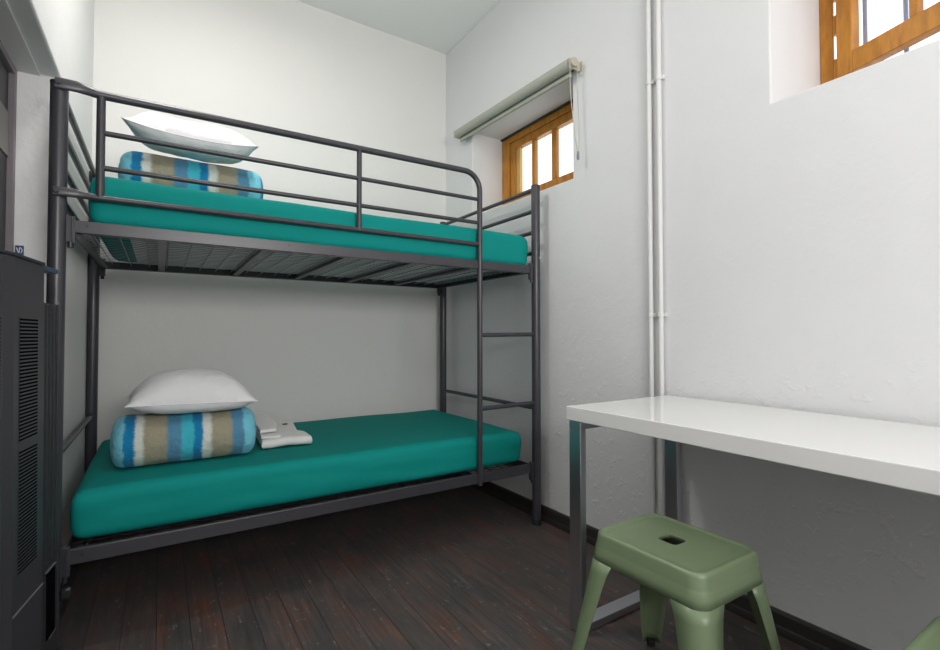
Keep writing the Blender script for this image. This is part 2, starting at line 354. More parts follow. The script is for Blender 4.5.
for y in (ya-0.009, yb+0.003):
    build('bracket', tilted(MB().box(bx-0.02, WX-0.0005, y, y+0.006, bz-0.026, bz+0.022).box(WX-0.004, WX-0.0005, y-0.012, y+0.018, bz-0.026, bz+0.022)), M['beige_plastic'], rb, bevel=0.002)
wh = build('chain_wheel', tilted(MB().tube([(bx, ya-0.028, bz), (bx, ya-0.010, bz)], 0.022, 20)), M['beige_plastic'], rb, bevel=0.002)
cp = [(bx-0.024, ya-0.019, bz+0.004), (bx-0.025, ya-0.022, bz-0.15), (bx-0.010, ya-0.03, bz-0.33), (bx+0.004, ya-0.034, bz-0.435), (bx+0.010, ya-0.036, bz-0.45), (bx+0.018, ya-0.034, bz-0.43), (bx+0.026, ya-0.027, bz-0.30), (bx+0.025, ya-0.02, bz-0.15), (bx+0.024, ya-0.019, bz+0.004)]
def smooth_path(p, k=6):
    p = [Vector(q) for q in p]; out = []
    for i in range(len(p)-1):
        a, b, c, d_ = p[max(i-1, 0)], p[i], p[i+1], p[min(i+2, len(p)-1)]
        for j in range(k):
            t = j/k; out.append(0.5*((2*b)+(c-a)*t+(2*a-5*b+4*c-d_)*t*t+(3*b-a-3*c+d_)*t*t*t))
    return out+[p[-1]]
build('cord', tilted(MB().tube(smooth_path(cp), 0.0021, 6)), M['cord'], rb)
build('cord_weight', tilted(MB().tube([(bx+0.010, ya-0.036, bz-0.485), (bx+0.010, ya-0.036, bz-0.478), (bx+0.010, ya-0.036, bz-0.445)], [0.004, 0.0075, 0.0055], 12)), M['grey_plastic'], rb)

# ------------------------------------------------------------------ pipes on the right wall
for k, y in enumerate((1.298, 1.250)):
    pp = thing('wall_pipe', ('white painted wall pipe nearer the bunk bed, left of the pair' if k == 0 else 'white painted wall pipe right of the pair, nearer the open window'), 'pipe', (WX-0.014, y, 0.08), 'pair of painted wall pipes')
    build('pipe', MB().tube([(WX-0.014, y, 0.08), (WX-0.014, y, CZ)], 0.0105, 16), M['pipe'], pp)
    for z in (1.075, 2.06):
        build('clamp', MB().tube([(WX-0.014, y, z-0.008), (WX-0.014, y, z+0.008)], 0.0135, 16).box(WX-0.012, WX, y-0.021, y+0.021, z-0.008, z+0.008), M['pipe'], pp, bevel=0.001)

# ------------------------------------------------------------------ ceiling lamp (out of frame, lights the room)
cl = thing('ceiling_lamp', 'round opal flush ceiling lamp in the middle of the room', 'lamp', (0.18, 1.93, CZ))
build('lamp_base', MB().tube([(0.18, 1.93, CZ-0.02), (0.18, 1.93, CZ)], 0.17, 32), M['white_paint'], cl)
build('lamp_shade', MB().tube([(0.18, 1.93, CZ-0.075), (0.18, 1.93, CZ-0.07), (0.18, 1.93, CZ-0.05), (0.18, 1.93, CZ-0.021)], [0.08, 0.12, 0.15, 0.16], 32), M['lamp_glass'], cl)

# ------------------------------------------------------------------ bunk bed
X0, X1, Y0, Y1, PT = -0.275, 1.675, 1.965, 2.962, 1.787
PR = 0.0232
bed = thing('bunk_bed', 'charcoal tubular metal bunk bed with ladder against the white back wall', 'bunk bed', (X0, Y0, 0))
FM = M['frame']
for x in (X0, X1):
    for y in (Y0, Y1):
        p = build('post', MB().tube([(x, y, 0.012), (x, y, PT-0.006)], PR, 24), FM, bed)
        build('post_cap', MB().tube([(x, y, PT-0.006), (x, y, PT), (x, y, PT+0.003)], [PR+0.0006, PR+0.0006, PR-0.005], 24), M['cap'], bed, parent=p)
        build('foot_cap', MB().tube([(x, y, 0), (x, y, 0.03)], PR+0.0015, 24), M['cap'], bed, parent=p)
def flat_end(a, b, r, plate_len=0.055):
    """tube from a to b along x whose ends are pressed flat like a plate against the post front"""
    return MB().tube([a, b], r, 16)
GY = Y0-0.0
LXU = 1.317    # ladder upright / end of the guard
R = 0.085
zt, z2, z3, z4 = 1.775, 1.652, 1.537, 1.437
fl = (1, 0.35, 1.35)
def guard_tube(z, x_end, r, tail=None):
    pts = [Vector((X0-0.008, Y0-PR-0.004, z)), Vector((X0+0.045, Y0-PR-0.004, z)), Vector((X0+0.075, Y0-0.012, z)), Vector((X0+0.10, Y0, z))]
    flt = [fl, fl, (1, 0.8, 1.1), (1, 1, 1)]
    rest = tail or [Vector((x_end, Y0, z))]
    pts += rest; flt += [(1, 1, 1)]*len(rest)
    return MB().tube(pts, r, 16, flat=flt)
zt_tail = [Vector((LXU-R, Y0, zt+0.012))]+arc((LXU-R, Y0, zt+0.012-R), R, math.pi/2, 0, 8, (1, 0, 0), (0, 0, 1))+[Vector((LXU, Y0, 0.262))]
build('guard_rail', guard_tube(zt, 0, 0.0135, zt_tail), FM, bed)['label'] = 'top guard rail bending down into the ladder upright'
build('guard_rail', guard_tube(z4, LXU, 0.0105), FM, bed)
for z in (z2, z3):
    build('guard_rail', MB().tube([(X0+0.105, Y0, z), (LXU, Y0, z+0.006)], 0.009, 14), FM, bed)
for x in (X0+0.105, 0.703):
    build('guard_upright', MB().tube([(x, Y0, z4), (x, Y0, zt+(0.004 if x < 0 else 0.008))], 0.0125 if x < 0 else 0.011, 14), FM, bed)
for z in (0.992, 0.632):
    build('ladder_rung', MB().tube([(LXU, Y0, z), (X1, Y0, z+0.004)], 0.011, 14), FM, bed)
for x in (X0, X1):
    for z in (1.768, 1.654, 1.540, 1.430):
        build('end_rail', MB().tube([(x, Y0, z), (x, Y1, z)], 0.011, 14), FM, bed)
    build('end_rail', MB().tube([(x, Y0, 0.606), (x, Y1, 0.606)], 0.011, 14), FM, bed)
def bolt(p, d_, parent, r=0.006):
    p = Vector(p); d_ = Vector(d_)
    build('bolt', MB().tube([p, p+d_*0.003, p+d_*0.005], [r, r, r*0.5], 12), M['bolt'], bed, parent=parent)
for zr, zlo in ((1.357, 1.318), (0.317, 0.272)):
    sides = []
    for y, sg in ((Y0, 1), (Y1, -1)):
        mb = MB().box(X0+0.036, X1-0.036, y-0.003*sg if sg > 0 else y, y if sg > 0 else y+0.003, zlo, zr)
        mb.box(X0+0.036, X1-0.036, min(y, y+0.03*sg), max(y, y+0.03*sg), zlo, zlo+0.003)
        if zr < 1: mb.tube([(X0+0.037, y+0.001*sg, zr-0.001), (X1-0.037, y+0.001*sg, zr-0.001)], 0.0035, 10); mb.box(X0+0.036, X1-0.036, min(y, y+0.014*sg), max(y, y+0.020*sg), zr-0.003, zr)
        s_ = build('side_rail', mb, FM, bed, smooth=False, bevel=0.001); sides.append(s_)
        for x in (X0, X1):
            dx = 1 if x == X0 else -1
            br = build('bracket', MB().box(min(x+dx*(PR-0.002), x+dx*(PR+0.022)), max(x+dx*(PR-0.002), x+dx*(PR+0.022)), y-0.006, y+0.006, zlo-0.035, zr+0.012)
                       .box(min(x+dx*(PR+0.012), x+dx*(PR+0.018)), max(x+dx*(PR+0.012), x+dx*(PR+0.018)), y-0.014, y+0.014, zlo-0.03, zr+0.008), FM, bed, smooth=False, bevel=0.0015)
            build('hook', MB().tube([(x+dx*(PR+0.010), y-0.004*sg, zlo-0.05), (x+dx*(PR+0.010), y-0.004*sg, zlo-0.03)], 0.008, 10), M['cap'], bed, parent=br)
        for x in (X0+0.075, 0.42, 1.0, X1-0.075):
            build('bolt', MB().tube([(x, y-0.0035*sg, (zlo+zr)/2+0.004), (x, y-0.005*sg, (zlo+zr)/2+0.004)], 0.0045, 10), M['cap'], bed, parent=s_)
    for x, sg in ((X0+0.03, 1), (X1-0.03, -1)):
        build('end_bar', MB().box(min(x, x+0.03*sg), max(x, x+0.03*sg), Y0+0.001, Y1-0.001, zlo, zlo+0.003).box(min(x, x+0.003*sg), max(x, x+0.003*sg), Y0+0.001, Y1-0.001, zlo, zr-0.002), FM, bed, smooth=False)
    for x in (0.003, 0.345, 0.672, 0.985, 1.305):
        build('slat', MB().box(x-0.015, x+0.015, Y0+0.004, Y1-0.004, zlo+0.003, zlo+0.018), FM, bed, smooth=False, bevel=0.002)
    wm = MB()
    zz = zr-(0.016 if zr > 1 else 0.024)
    nx = 24
    for k in range(nx+1):
        x = X0+0.075+(X1-X0-0.15)*k/nx
        wm.tube([(x, Y0+0.002, zz), (x, Y1-0.002, zz)], 0.0022, 6)
    for k in range(19):
        y = Y0+0.075+(Y1-Y0-0.15)*k/18
        pts = []
        for j in range(nx*2+1):
            pts.append((X0+0.035+(X1-X0-0.07)*j/(nx*2), y+(0.008 if j % 2 else -0.008), zz+0.004))
        wm.tube(pts, 0.0016, 5)
    build('wire_mesh', wm, M['wire'] if zr > 1 else FM, bed)  # lower mesh takes the dark frame colour: shade under the mattress painted in
build('bolt', MB().tube([(X1+0.008, Y0-PR+0.003, 1.40), (X1+0.008, Y0-PR-0.002, 1.40)], 0.006, 12), M['bolt'], bed)
for z in (zt, z4):
    build('bolt', MB().tube([(X0, Y0-PR-0.006, z), (X0, Y0-PR-0.012, z)], [0.008, 0.005], 12), FM, bed)
build('bolt', MB().tube([(X1+0.014, Y0-PR+0.007, PT-0.02), (X1+0.016, Y0-PR+0.002, PT-0.02)], 0.004, 10), M['bolt'], bed)
# lower hook shape of the near left post
build('post_clip', MB().box(X0+PR, X0+PR+0.028, Y0-0.012, Y0+0.012, 0.17, 0.205), M['cap'], bed, bevel=0.006)

# ------------------------------------------------------------------ mattresses
def rounded_box(x0, x1, y0, y1, z0, z1, r, nx, ny, nz, disp=None, rz=None):
    """grid box whose corners are rounded by r, disp(v)->offset vector"""
    mb = MB(); idx = {}
    c = Vector(((x0+x1)/2, (y0+y1)/2, (z0+z1)/2)); h = Vector(((x1-x0)/2, (y1-y0)/2, (z1-z0)/2)); N = (nx, ny, nz)
    def V(i, j, k):
        if (i, j, k) in idx: return idx[(i, j, k)]
        q = Vector((-h.x+2*h.x*i/nx, -h.y+2*h.y*j/ny, -h.z+2*h.z*k/nz))
        inner = Vector([max(-(h[a]-r), min(h[a]-r, q[a])) for a in range(3)])
        d_ = q-inner
        if d_.length > 1e-9:
            m_ = max(abs(d_.x), abs(d_.y), abs(d_.z)); q = inner+d_.normalized()*min(r, max(m_, 0)) if sum(abs(d_[a]) > 1e-6 for a in range(3)) > 1 else q
        p = c+q
        if disp: p = p+disp(p, q, h)
        idx[(i, j, k)] = len(mb.v); mb.v.append(p); return idx[(i, j, k)]
    for a in range(3):
        b, c_ = (a+1) % 3, (a+2) % 3
        for side in (0, N[a]):
            for i in range(N[b]):
                for j in range(N[c_]):
                    def K(u, v):
                        t = [0, 0, 0]; t[a] = side; t[b] = u; t[c_] = v; return V(*t)
                    mb.f.append((K(i, j), K(i+1, j), K(i+1, j+1), K(i, j+1)))
    return mb
def matt_disp(seed, ztop):
    def f(p, q, h):
        o = Vector((0, 0, 0))
        n1 = noise.noise(Vector((p.x*2.2+seed, p.y*2.5, p.z*3)))
        n2 = noise.noise(Vector((p.x*5+seed, p.y*4, p.z*22)))
        if abs(q.z) >= h.z-0.02 and q.z > 0: o.z += 0.006*n1+0.004*(1-(q.x/h.x)**2)*(1-(q.y/h.y)**2)
        if abs(q.y) > h.y-0.04: o.y += math.copysign(1, q.y)*(0.004*n2+0.006*(1-(q.z/h.z)**2))
        if abs(q.x) > h.x-0.04: o.x += math.copysign(1, q.x)*(0.005*noise.noise(Vector((p.y*26, p.z*10, seed)))*(abs(q.z/h.z)) + 0.006*(1-(q.z/h.z)**2))
        # pulled corner tucks
        cx = max(0, (abs(q.x)-(h.x-0.12))/0.12); cy = max(0, (abs(q.y)-(h.y-0.12))/0.12)
        if q.z < 0: o.z += 0.006*cx*cy
        # diagonal tension folds at the ends of the long sides
        if abs(q.y) > h.y-0.02: o.y += 0.003*math.sin((q.z*50+abs(q.x)*14))*max(0, (abs(q.x)/h.x-0.75))*4*(-1 if q.y < 0 else 1)
        return o
    return f
mattresses = []
for z0, z1, xa, xb, seed, lab in ((1.350, 1.522, -0.198, 1.645, 1.3, 'teal-sheeted mattress on the upper bunk behind the guard rails'), (0.327, 0.489, -0.232, 1.595, 6.1, 'teal-sheeted mattress on the lower bunk near the floor')):
    t = thing('mattress', lab, 'mattress', ((xa+xb)/2, 2.46, z0), 'teal mattresses of the bunk bed')
    build('fitted_sheet', rounded_box(xa, xb, 1.988, 2.935, z0, z1, 0.032, 110, 56, 16, matt_disp(seed, z1)), M['teal'], t)
    ub = rounded_box(xa+0.10, xb-0.10, 2.03, 2.90, z0-0.004, z0+0.02, 0.003, 4, 4, 2)
    build('mattress_underside', ub, M['ticking'], t, smooth=False)
    mattresses.append(t)

# ------------------------------------------------------------------ bedding
def roll(loc, L_, r, label, seed, sq=0.90):
    """rolled striped duvet, axis along x, lying on z=loc.z"""
    t = thing('rolled_duvet', label, 'duvet', loc, 'rolled striped duvets')
    mb = MB(); nu, nv = 64, 64; c = Vector(loc)+Vector((0, 0, r*sq))
    er = 0.05
    prof = []
    for i in range(nu+1):
        s_ = i/nu
        if s_ < 0.16: a = s_/0.16*math.pi/2; x = er*(1-math.cos(a))*1.0; rr = (r-er)+er*math.sin(a)
        elif s_ > 0.84: a = (1-s_)/0.16*math.pi/2; x = L_-er*(1-math.cos(a)); rr = (r-er)+er*math.sin(a)
        else: x = er+(L_-2*er)*(s_-0.16)/0.68; rr = r
        prof.append((x, rr))
    for i, (x, rr) in enumerate(prof):
        for k in range(nv):
            a = 2*math.pi*k/nv
            n1 = noise.noise(Vector((x*7+seed, math.cos(a)*1.3, math.sin(a)*1.3))); n2 = noise.noise(Vector((x*16+seed, math.cos(a)*4, math.sin(a)*4+seed)))
            q = rr*(1+0.05*n1+0.018*n2)
            y = q*math.cos(a)*1.04; z = q*math.sin(a)*sq
            if z < -r*sq*0.86: z = -r*sq*0.86-(-z-r*sq*0.86)*0.25
            mb.v.append(c+Vector((x-L_/2, y, z-(-r*sq*0.88+r*sq))))
    nmax = len(prof)
    for i in range(nmax-1):
        for k in range(nv):
            mb.f.append((i*nv+k, i*nv+(k+1) % nv, (i+1)*nv+(k+1) % nv, (i+1)*nv+k))
    # spiral-wound end faces: rings stepping in and out
    for side in (0, nmax-1):
        sgn = -1 if side == 0 else 1; ring0 = side*nv; prev = [ring0+k for k in range(nv)]
        x = prof[side][0]-L_/2; rr0 = prof[side][1]
        for j in range(1, 13):
            rr = rr0*(1-j/13); cur = []
            for k in range(nv):
                a = 2*math.pi*k/nv
                ph = (rr/rr0)*3.2+k/nv
                dx = 0.012*(abs(math.sin(math.pi*ph))-0.55)*min(1, j/2)
                cur.append(len(mb.v)); mb.v.append(c+Vector((x+sgn*dx, rr*math.cos(a)*1.04, rr*math.sin(a)*sq-(r*sq*0.12))))
            for k in range(nv): mb.f.append((prev[k], prev[(k+1) % nv], cur[(k+1) % nv], cur[k]))
            prev = cur
        mb.f.append(tuple(prev))
    # lift so the lowest vertex lies on the mattress
    mz = min(v.z for v in mb.v)
    for v in mb.v: v.z += loc[2]-mz
    o = build('duvet_cover', mb, M['stripes'], t, origin=Vector(loc)-Vector((L_/2, 0, 0))); o.location = (-L_/2, 0, 0)
    return t, max(v.z for v in mb.v)
def pillow(loc, wx, wy, th, label, seed, rotz=0, dish=0.0, sag=0.0, tilt=(0, 0), pinch=0.06, pu=2.5, pe=0.7):
    """pillow whose centre-bottom lies at loc; dish lifts the corners"""
    t = thing('pillow', label, 'pillow', loc, 'white pillows')
    n = 44; mb = MB(); idx = {}
    for side in (1, -1):
        for i in range(n+1):
            for j in range(n+1):
                u, v = -1+2*i/n, -1+2*j/n
                edge = i in (0, n) or j in (0, n)
                if side == -1 and edge: idx[(-1, i, j)] = idx[(1, i, j)]; continue
                x = u*wx/2*(1-pinch*(1-u*u)*0-pinch*(1-v*v)*abs(u)**3); y = v*wy/2*(1-pinch*(1-u*u)*abs(v)**3)
                hgt = max(0, (1-abs(u)**pu))**pe*max(0, (1-abs(v)**2.4))**0.6
                nz = 0.10*noise.noise(Vector((u*2.2+seed, v*2.2, side)))+0.05*noise.noise(Vector((u*6+seed, v*5, side*2)))
                cr = 0.12*math.sin((u+v*0.3)*16+seed)*math.exp(-((abs(v)-0.9)**2)*30)*0.35+0.12*math.sin((v-u*0.3)*14+seed)*math.exp(-((abs(u)-0.9)**2)*30)*0.35
                fac = (0.62 if side == 1 else -0.38)
                z = th*hgt*fac*(1+nz+cr*0.8)+dish*(abs(u)**2.4*0.5+abs(v)**2.4*0.5)+sag*(1-u*u)*(1-v*v)
                if side == -1: z = -0.26*th*math.tanh(-z/(0.26*th)) if dish == 0 else z
                z += tilt[0]*u+tilt[1]*v
                xr = x*math.cos(rotz)-y*math.sin(rotz); yr = x*math.sin(rotz)+y*math.cos(rotz)
                idx[(side, i, j)] = len(mb.v); mb.v.append(Vector((xr, yr, z)))
    for side in (1, -1):
        for i in range(n):
            for j in range(n): mb.f.append((idx[(side, i, j)], idx[(side, i+1, j)], idx[(side, i+1, j+1)], idx[(side, i, j+1)]))
    mz = min(v.z for v in mb.v)
    for v in mb.v: v.z -= mz; 
    for v in mb.v: v += Vector(loc)
    pc = build('pillowcase', mb, M['white_cloth'], t)
    # stitched edge seam
    rim = []
    for i in range(n+1): rim.append(mb.v[idx[(1, i, 0)]])
    for j in range(1, n+1): rim.append(mb.v[idx[(1, n, j)]])
    for i in range(n-1, -1, -1): rim.append(mb.v[idx[(1, i, n)]])
    for j in range(n-1, -1, -1): rim.append(mb.v[idx[(1, 0, j)]])
    build('seam', MB().tube(rim, 0.0022, 6, caps=False), M['white_cloth'], t, parent=pc)
    return t
MT0, MT1 = 0.4965, 1.527
_, top = roll((0.098, 2.262, MT0), 0.488, 0.112, 'rolled striped duvet on the lower bunk, under a plump pillow', 2.0)
pillow((0.112, 2.285, top-0.007), 0.44, 0.36, 0.20, 'plump white pillow on the rolled duvet of the lower bunk', 1.0, 0.03, sag=0.0, tilt=(-0.006, 0.0))
_, top2 = roll((0.115, 2.262, MT1), 0.50, 0.098, 'rolled striped duvet on the upper bunk, behind the guard rails', 5.0, 0.92)
pillow((0.105, 2.235, top2-0.014), 0.44, 0.36, 0.15, 'flat white pillow with upturned corners on the upper bunk duvet', 4.0, -0.03, dish=0.035, tilt=(-0.006, 0.05), pu=5, pe=0.8)

# folded towels on the lower bunk
def slab(mb, outline, z0, z1, seed, n=6, lift=None):
    """soft slab from a plan outline, edges rounded"""
    cx = sum(p[0] for p in outline)/len(outline); cy = sum(p[1] for p in outline)/len(outline)
    dense = []
    for i in range(len(outline)):
        a, b = Vector(outline[i]), Vector(outline[(i+1) % len(outline)])
        for j in range(n): dense.append(a.lerp(b, j/n))
    h = (z1-z0)/2; prof = [(-0.92, 0.0, -1), (-0.3, 0, -1)][:0]
    rings = []
    for a_ in (-90, -60, -30, 0, 30, 60, 90): rings.append((math.cos(math.radians(a_))*h-h, math.sin(math.radians(a_))*h))
    base = len(mb.v); N = len(dense); C_ = Vector((cx, cy))
    for off, zz_ in rings:
        for p in dense:
            d_ = (p-C_).normalized(); q = p+d_*off
            w_ = 0.003*noise.noise(Vector((q.x*20+seed, q.y*20, 0)))
            l_ = lift(q) if lift else 0
            mb.v.append(Vector((q.x, q.y, z0+h+zz_+w_+l_)))
    for i in range(len(rings)-1):
        for k in range(N): mb.f.append((base+i*N+k, base+i*N+(k+1) % N, base+(i+1)*N+(k+1) % N, base+(i+1)*N+k))
    last = base+(len(rings)-1)*N; prev = [last+k for k in range(N)]
    for j in range(1, 6):
        cur = []
        for k in range(N):
            v = mb.v[last+k]; q = Vector((v.x, v.y)).lerp(C_, j/6)
            cur.append(len(mb.v)); mb.v.append(Vector((q.x, q.y, z1+0.004*noise.noise(Vector((q.x*16+seed, q.y*16, 2)))+(lift(q) if lift else 0))))
        for k in range(N): mb.f.append((prev[k], prev[(k+1) % N], cur[(k+1) % N], cur[k]))
        prev = cur
    mb.f.append(tuple(prev)); mb.f.append(tuple(reversed([base+k for k in range(N)])))
tw = thing('folded_towel', 'white towel folded in thick layers on the lower bunk, beside the striped roll', 'towel', (0.50, 2.45, MT0), 'white towels')
mb = MB(); slab(mb, [(0.375, 2.25), (0.585, 2.235), (0.592, 2.36), (0.570, 2.42), (0.606, 2.73), (0.51, 2.70), (0.40, 2.74)], MT0+0.001, MT0+0.040, 3, lift=lambda q: 0.008*math.sin(q.x*22+q.y*7)*0.4)
build('towel_base', mb, M['towel'], tw)
mb = MB(); slab(mb, [(0.375, 2.265), (0.455, 2.262), (0.463, 2.40), (0.47, 2.60), (0.385, 2.62)], MT0+0.040, MT0+0.053, 5); build('fold_layer', mb, M['towel'], tw)
tw2 = thing('folded_towel', 'small white cloth folded on top of the larger white towel', 'towel', (0.42, 2.5, MT0+0.058), 'white towels')
mb = MB(); slab(mb, [(0.378, 2.31), (0.448, 2.32), (0.478, 2.46), (0.485, 2.74), (0.40, 2.80)], MT0+0.0585, MT0+0.075, 8, lift=lambda q: 0.05*max(0, (q.y-2.45)))
build('cloth_fold', mb, M['towel'], tw2)
tg = MB().box(0.530, 0.552, 2.585, 2.602, MT0+0.041, MT0+0.0445); build('care_tag', tg, M['skirting'], tw)

# ------------------------------------------------------------------ table
TX0, TX1, TY1, TY0, TZ = 1.175, 1.730, 1.222, -0.38, 0.748
tb = thing('table', 'white laminate table with chrome loop legs against the right wall', 'table', ((TX0+TX1)/2, (TY0+TY1)/2, 0))
build('tabletop', MB().box(TX0, TX1, TY0, TY1, TZ-0.046, TZ), M['table_white'], tb, bevel=0.0025, smooth=False)
for ye in (TY1-0.010, TY0+0.056):
    xa, xb, q, wy = TX0+0.004, 1.7285, 0.026, 0.052
    lf = build('leg_frame', MB().box(xa, xb, ye-wy, ye, 0.002, 0.002+q), M['chrome'], tb, bevel=0.002, smooth=False)
    for a, b in ((xa, xa+q), (xb-q, xb)):
        build('leg', MB().box(a, b, ye-wy, ye, 0.002+q, TZ-0.0465-q), M['chrome'], tb, parent=lf, bevel=0.002, smooth=False)
        build('foot_pad', MB().box(a+0.003, b-0.003, ye-wy+0.006, ye-0.006, 0, 0.0022), M['rubber'], tb, parent=lf, smooth=False)
    build('top_bar', MB().box(xa, xb, ye-wy, ye, TZ-0.0465-q, TZ-0.0465), M['chrome'], tb, parent=lf, bevel=0.002, smooth=False)

# ------------------------------------------------------------------ stools
def make_stool(cx, cy, label):
    hx, hy, ST = 0.1315, 0.1595, 0.452
    t = thing('metal_stool', label, 'stool', (cx, cy, 0), 'sage green metal stools')
    def ring(a, b, r, z, w_=None, nc=8, ns=10):
        """rounded rectangle ring; each side's inner segment begins at distance w_ from the corner arc"""
        out = []
        for q in range(4):
            sx, sy = ((1, 1), (-1, 1), (-1, -1), (1, -1))[q]
            a0 = q*math.pi/2; cxx, cyy = sx*(a-r), sy*(b-r)
            arcp = [Vector((cxx+r*math.cos(a0+k/nc*math.pi/2), cyy+r*math.sin(a0+k/nc*math.pi/2), z)) for k in range(nc+1)]
            out += arcp
            nx_, ny_ = ((-1, 1), (-1, -1), (1, -1), (1, 1))[q]
            q2 = (q+1) % 4; sx2, sy2 = ((1, 1), (-1, 1), (-1, -1), (1, -1))[q2]
            a2 = q2*math.pi/2; nxt = Vector((sx2*(a-r)+r*math.cos(a2), sy2*(b-r)+r*math.sin(a2), z)); last = arcp[-1]
            d_ = (nxt-last); Ld = d_.length; d_.normalize()
            for k in range(ns+1):
                if w_ is None: f_ = (k+1)/(ns+2)*Ld
                else:
                    f_ = w_+(Ld-2*w_)*k/ns
                out.append(last+d_*f_)
        return out
    nc, ns = 8, 10; per = nc+1+ns+1
    splay = lambda z: 0.066*(1-z/ST)
    # seat: dished top, raised rim, apron
    W = lambda z: 0.014+0.024*(z/0.39)
    AP = ST-0.076
    spec = [(-0.017, 0.028, ST-0.0045), (-0.014, 0.030, ST-0.0035), (-0.011, 0.032, ST-0.0008), (-0.007, 0.034, ST), (-0.003, 0.036, ST-0.0015), (0.0, 0.038, ST-0.005), (0.0015, 0.038, ST-0.010), (0.0042, 0.038, ST-0.034), (0.0050, 0.038, ST-0.038), (0.0058, 0.038, ST-0.040), (0.0080, 0.038, ST-0.056), (0.0105, 0.038, AP)]
    seat = MB(); rings = []
    for off, r, z in spec:
        rg = ring(hx+off, hy+off, r, z, 0.030); rings.append([len(seat.v)+k for k in range(len(rg))]); seat.v += [v+Vector((cx, cy, 0)) for v in rg]
    n = len(rings[0])
    # arch: middle of each side's lowest apron ring is lifted slightly
    for a, b in zip(rings, rings[1:]):
        for k in range(n): seat.f.append((a[k], a[(k+1) % n], b[(k+1) % n], b[k]))
    # top plate with the handle slot (rounded slot hole), bridged by radial faces
    hole = []
    slot = lambda an: Vector((cx+0.0, cy, ST-0.006))
    for k in range(n):
        p = seat.v[rings[0][k]]-Vector((cx, cy, 0)); an = math.atan2(p.y/(hy), p.x/(hx))
        ca, sa = math.cos(an), math.sin(an); e = 0.45
        hole.append(Vector((cx+0.008+0.027*math.copysign(abs(ca)**e, ca), cy+0.010+0.029*math.copysign(abs(sa)**e, sa), ST-0.0065)))
    prev = rings[0]
    for j in range(1, 7):
        cur = []
        for k in range(n):
            cur.append(len(seat.v)); seat.v.append(seat.v[rings[0][k]].lerp(hole[k], j/6))
        for k in range(n): seat.f.append((prev[k], prev[(k+1) % n], cur[(k+1) % n], cur[k]))
        prev = cur
    low = []
    for k in range(n): low.append(len(seat.v)); c0 = Vector((cx, cy, ST-0.016)); seat.v.append(Vector((hole[k].x, hole[k].y, ST-0.016)))
    for k in range(n): seat.f.append((prev[k], prev[(k+1) % n], low[(k+1) % n], low[k]))
    st = build('seat', seat, M['sage'], t, solid=0.0018)
    # legs: folded corner sheet, tapering and splaying outwards
    for q in range(4):
        lg = MB(); rows = []
        for i in range(13):
            z = (AP+0.0015)*(1-i/12)+0.012*(i/12); s_ = 0.0104+(AP-z)*0.15
            r = 0.038-0.014*(i/12); wv = W(z)+0.007*max(0, 1-i/1.2)
            rg = ring(hx+s_, hy+s_, r, z, wv)
            st0 = q*per; pr = (st0-1) % (4*per)
            ids = [(st0-1) % (4*per)]+[st0+k for k in range(nc+1)]+[(st0+nc+1) % (4*per)]
            rows.append([len(lg.v)+k for k in range(len(ids))]); lg.v += [rg[k]+Vector((cx, cy, 0)) for k in ids]
        for a, b in zip(rows, rows[1:]):
            for k in range(len(a)-1): lg.f.append((a[k], a[k+1], b[k+1], b[k]))
        lo = build('leg', lg, M['sage'], t, solid=0.0018); lo.modifiers[0].offset = 0
        sx, sy = ((1, 1), (-1, 1), (-1, -1), (1, -1))[q]; s_ = splay(0)
        fx, fy = cx+sx*(hx+s_-0.014), cy+sy*(hy+s_-0.014)
        build('foot', MB().tube([(fx, fy, 0), (fx, fy, 0.004), (fx, fy, 0.022)], [0.009, 0.0125, 0.0125], 14), M['rubber'], t, parent=lo)
    # crossed brace under the seat
    zb = ST-0.095; e = 0.9
    br = MB()
    for sx in (1, -1):
        a = Vector((cx-hx*e*sx, cy-hy*e, zb)); b = Vector((cx+hx*e*sx, cy+hy*e, zb+0.0))
        t_ = (b-a).normalized(); n_ = Vector((t_.y, -t_.x, 0))*0.009
        z_ = 0.0021 if sx > 0 else 0
        br.hexa([a-n_+Vector((0, 0, z_)), b-n_+Vector((0, 0, z_)), b+n_+Vector((0, 0, z_)), a+n_+Vector((0, 0, z_)), a-n_+Vector((0, 0, z_+.002)), b-n_+Vector((0, 0, z_+.002)), b+n_+Vector((0, 0, z_+.002)), a+n_+Vector((0, 0, z_+.002))])
    build('cross_brace', br, M['sage'], t, smooth=False)
    return t
s1 = make_stool(1.148, 0.795, 'sage green metal stool with a slotted seat, standing whole at the table end')
s2 = copy_tree(s1); s2.location = (1.165, 0.150, 0)
s2['label'] = 'second sage green stool, only a seat corner showing at bottom right'

# ------------------------------------------------------------------ dark tower heater at the left
ht = thing('tower_heater', 'tall charcoal tower heater with slotted vents beside the bunk post', 'heater', (-0.33, 1.5, 0))
HZ = 1.166
P0, P1, P2, P3 = (-0.306, 1.20), (-0.284, 1.405), (-0.272, 1.434), (-0.2465, 1.600)
P4, P5 = (-0.257, 1.604), (-0.2385, 1.735)
flare = lambda p, k=0.011: (p[0]+k, p[1])
bodyp = [(-0.395, 1.20), P0, P1, P2, P3, (-0.395, 1.600)]
bodyb = [(-0.395, 1.20), flare(P0), flare(P1), flare(P2), flare(P3), (-0.395, 1.600)]
build('casing', MB().prism(bodyb, 0.0, HZ, bodyp), M['heater'], ht, bevel=0.004, smooth=False)
build('top_trim', MB().prism([(x+(0.002 if x > -0.39 else 0), y) for x, y in bodyp], HZ+0.0002, HZ+0.008), M['heater_side'], ht, bevel=0.002, smooth=False)
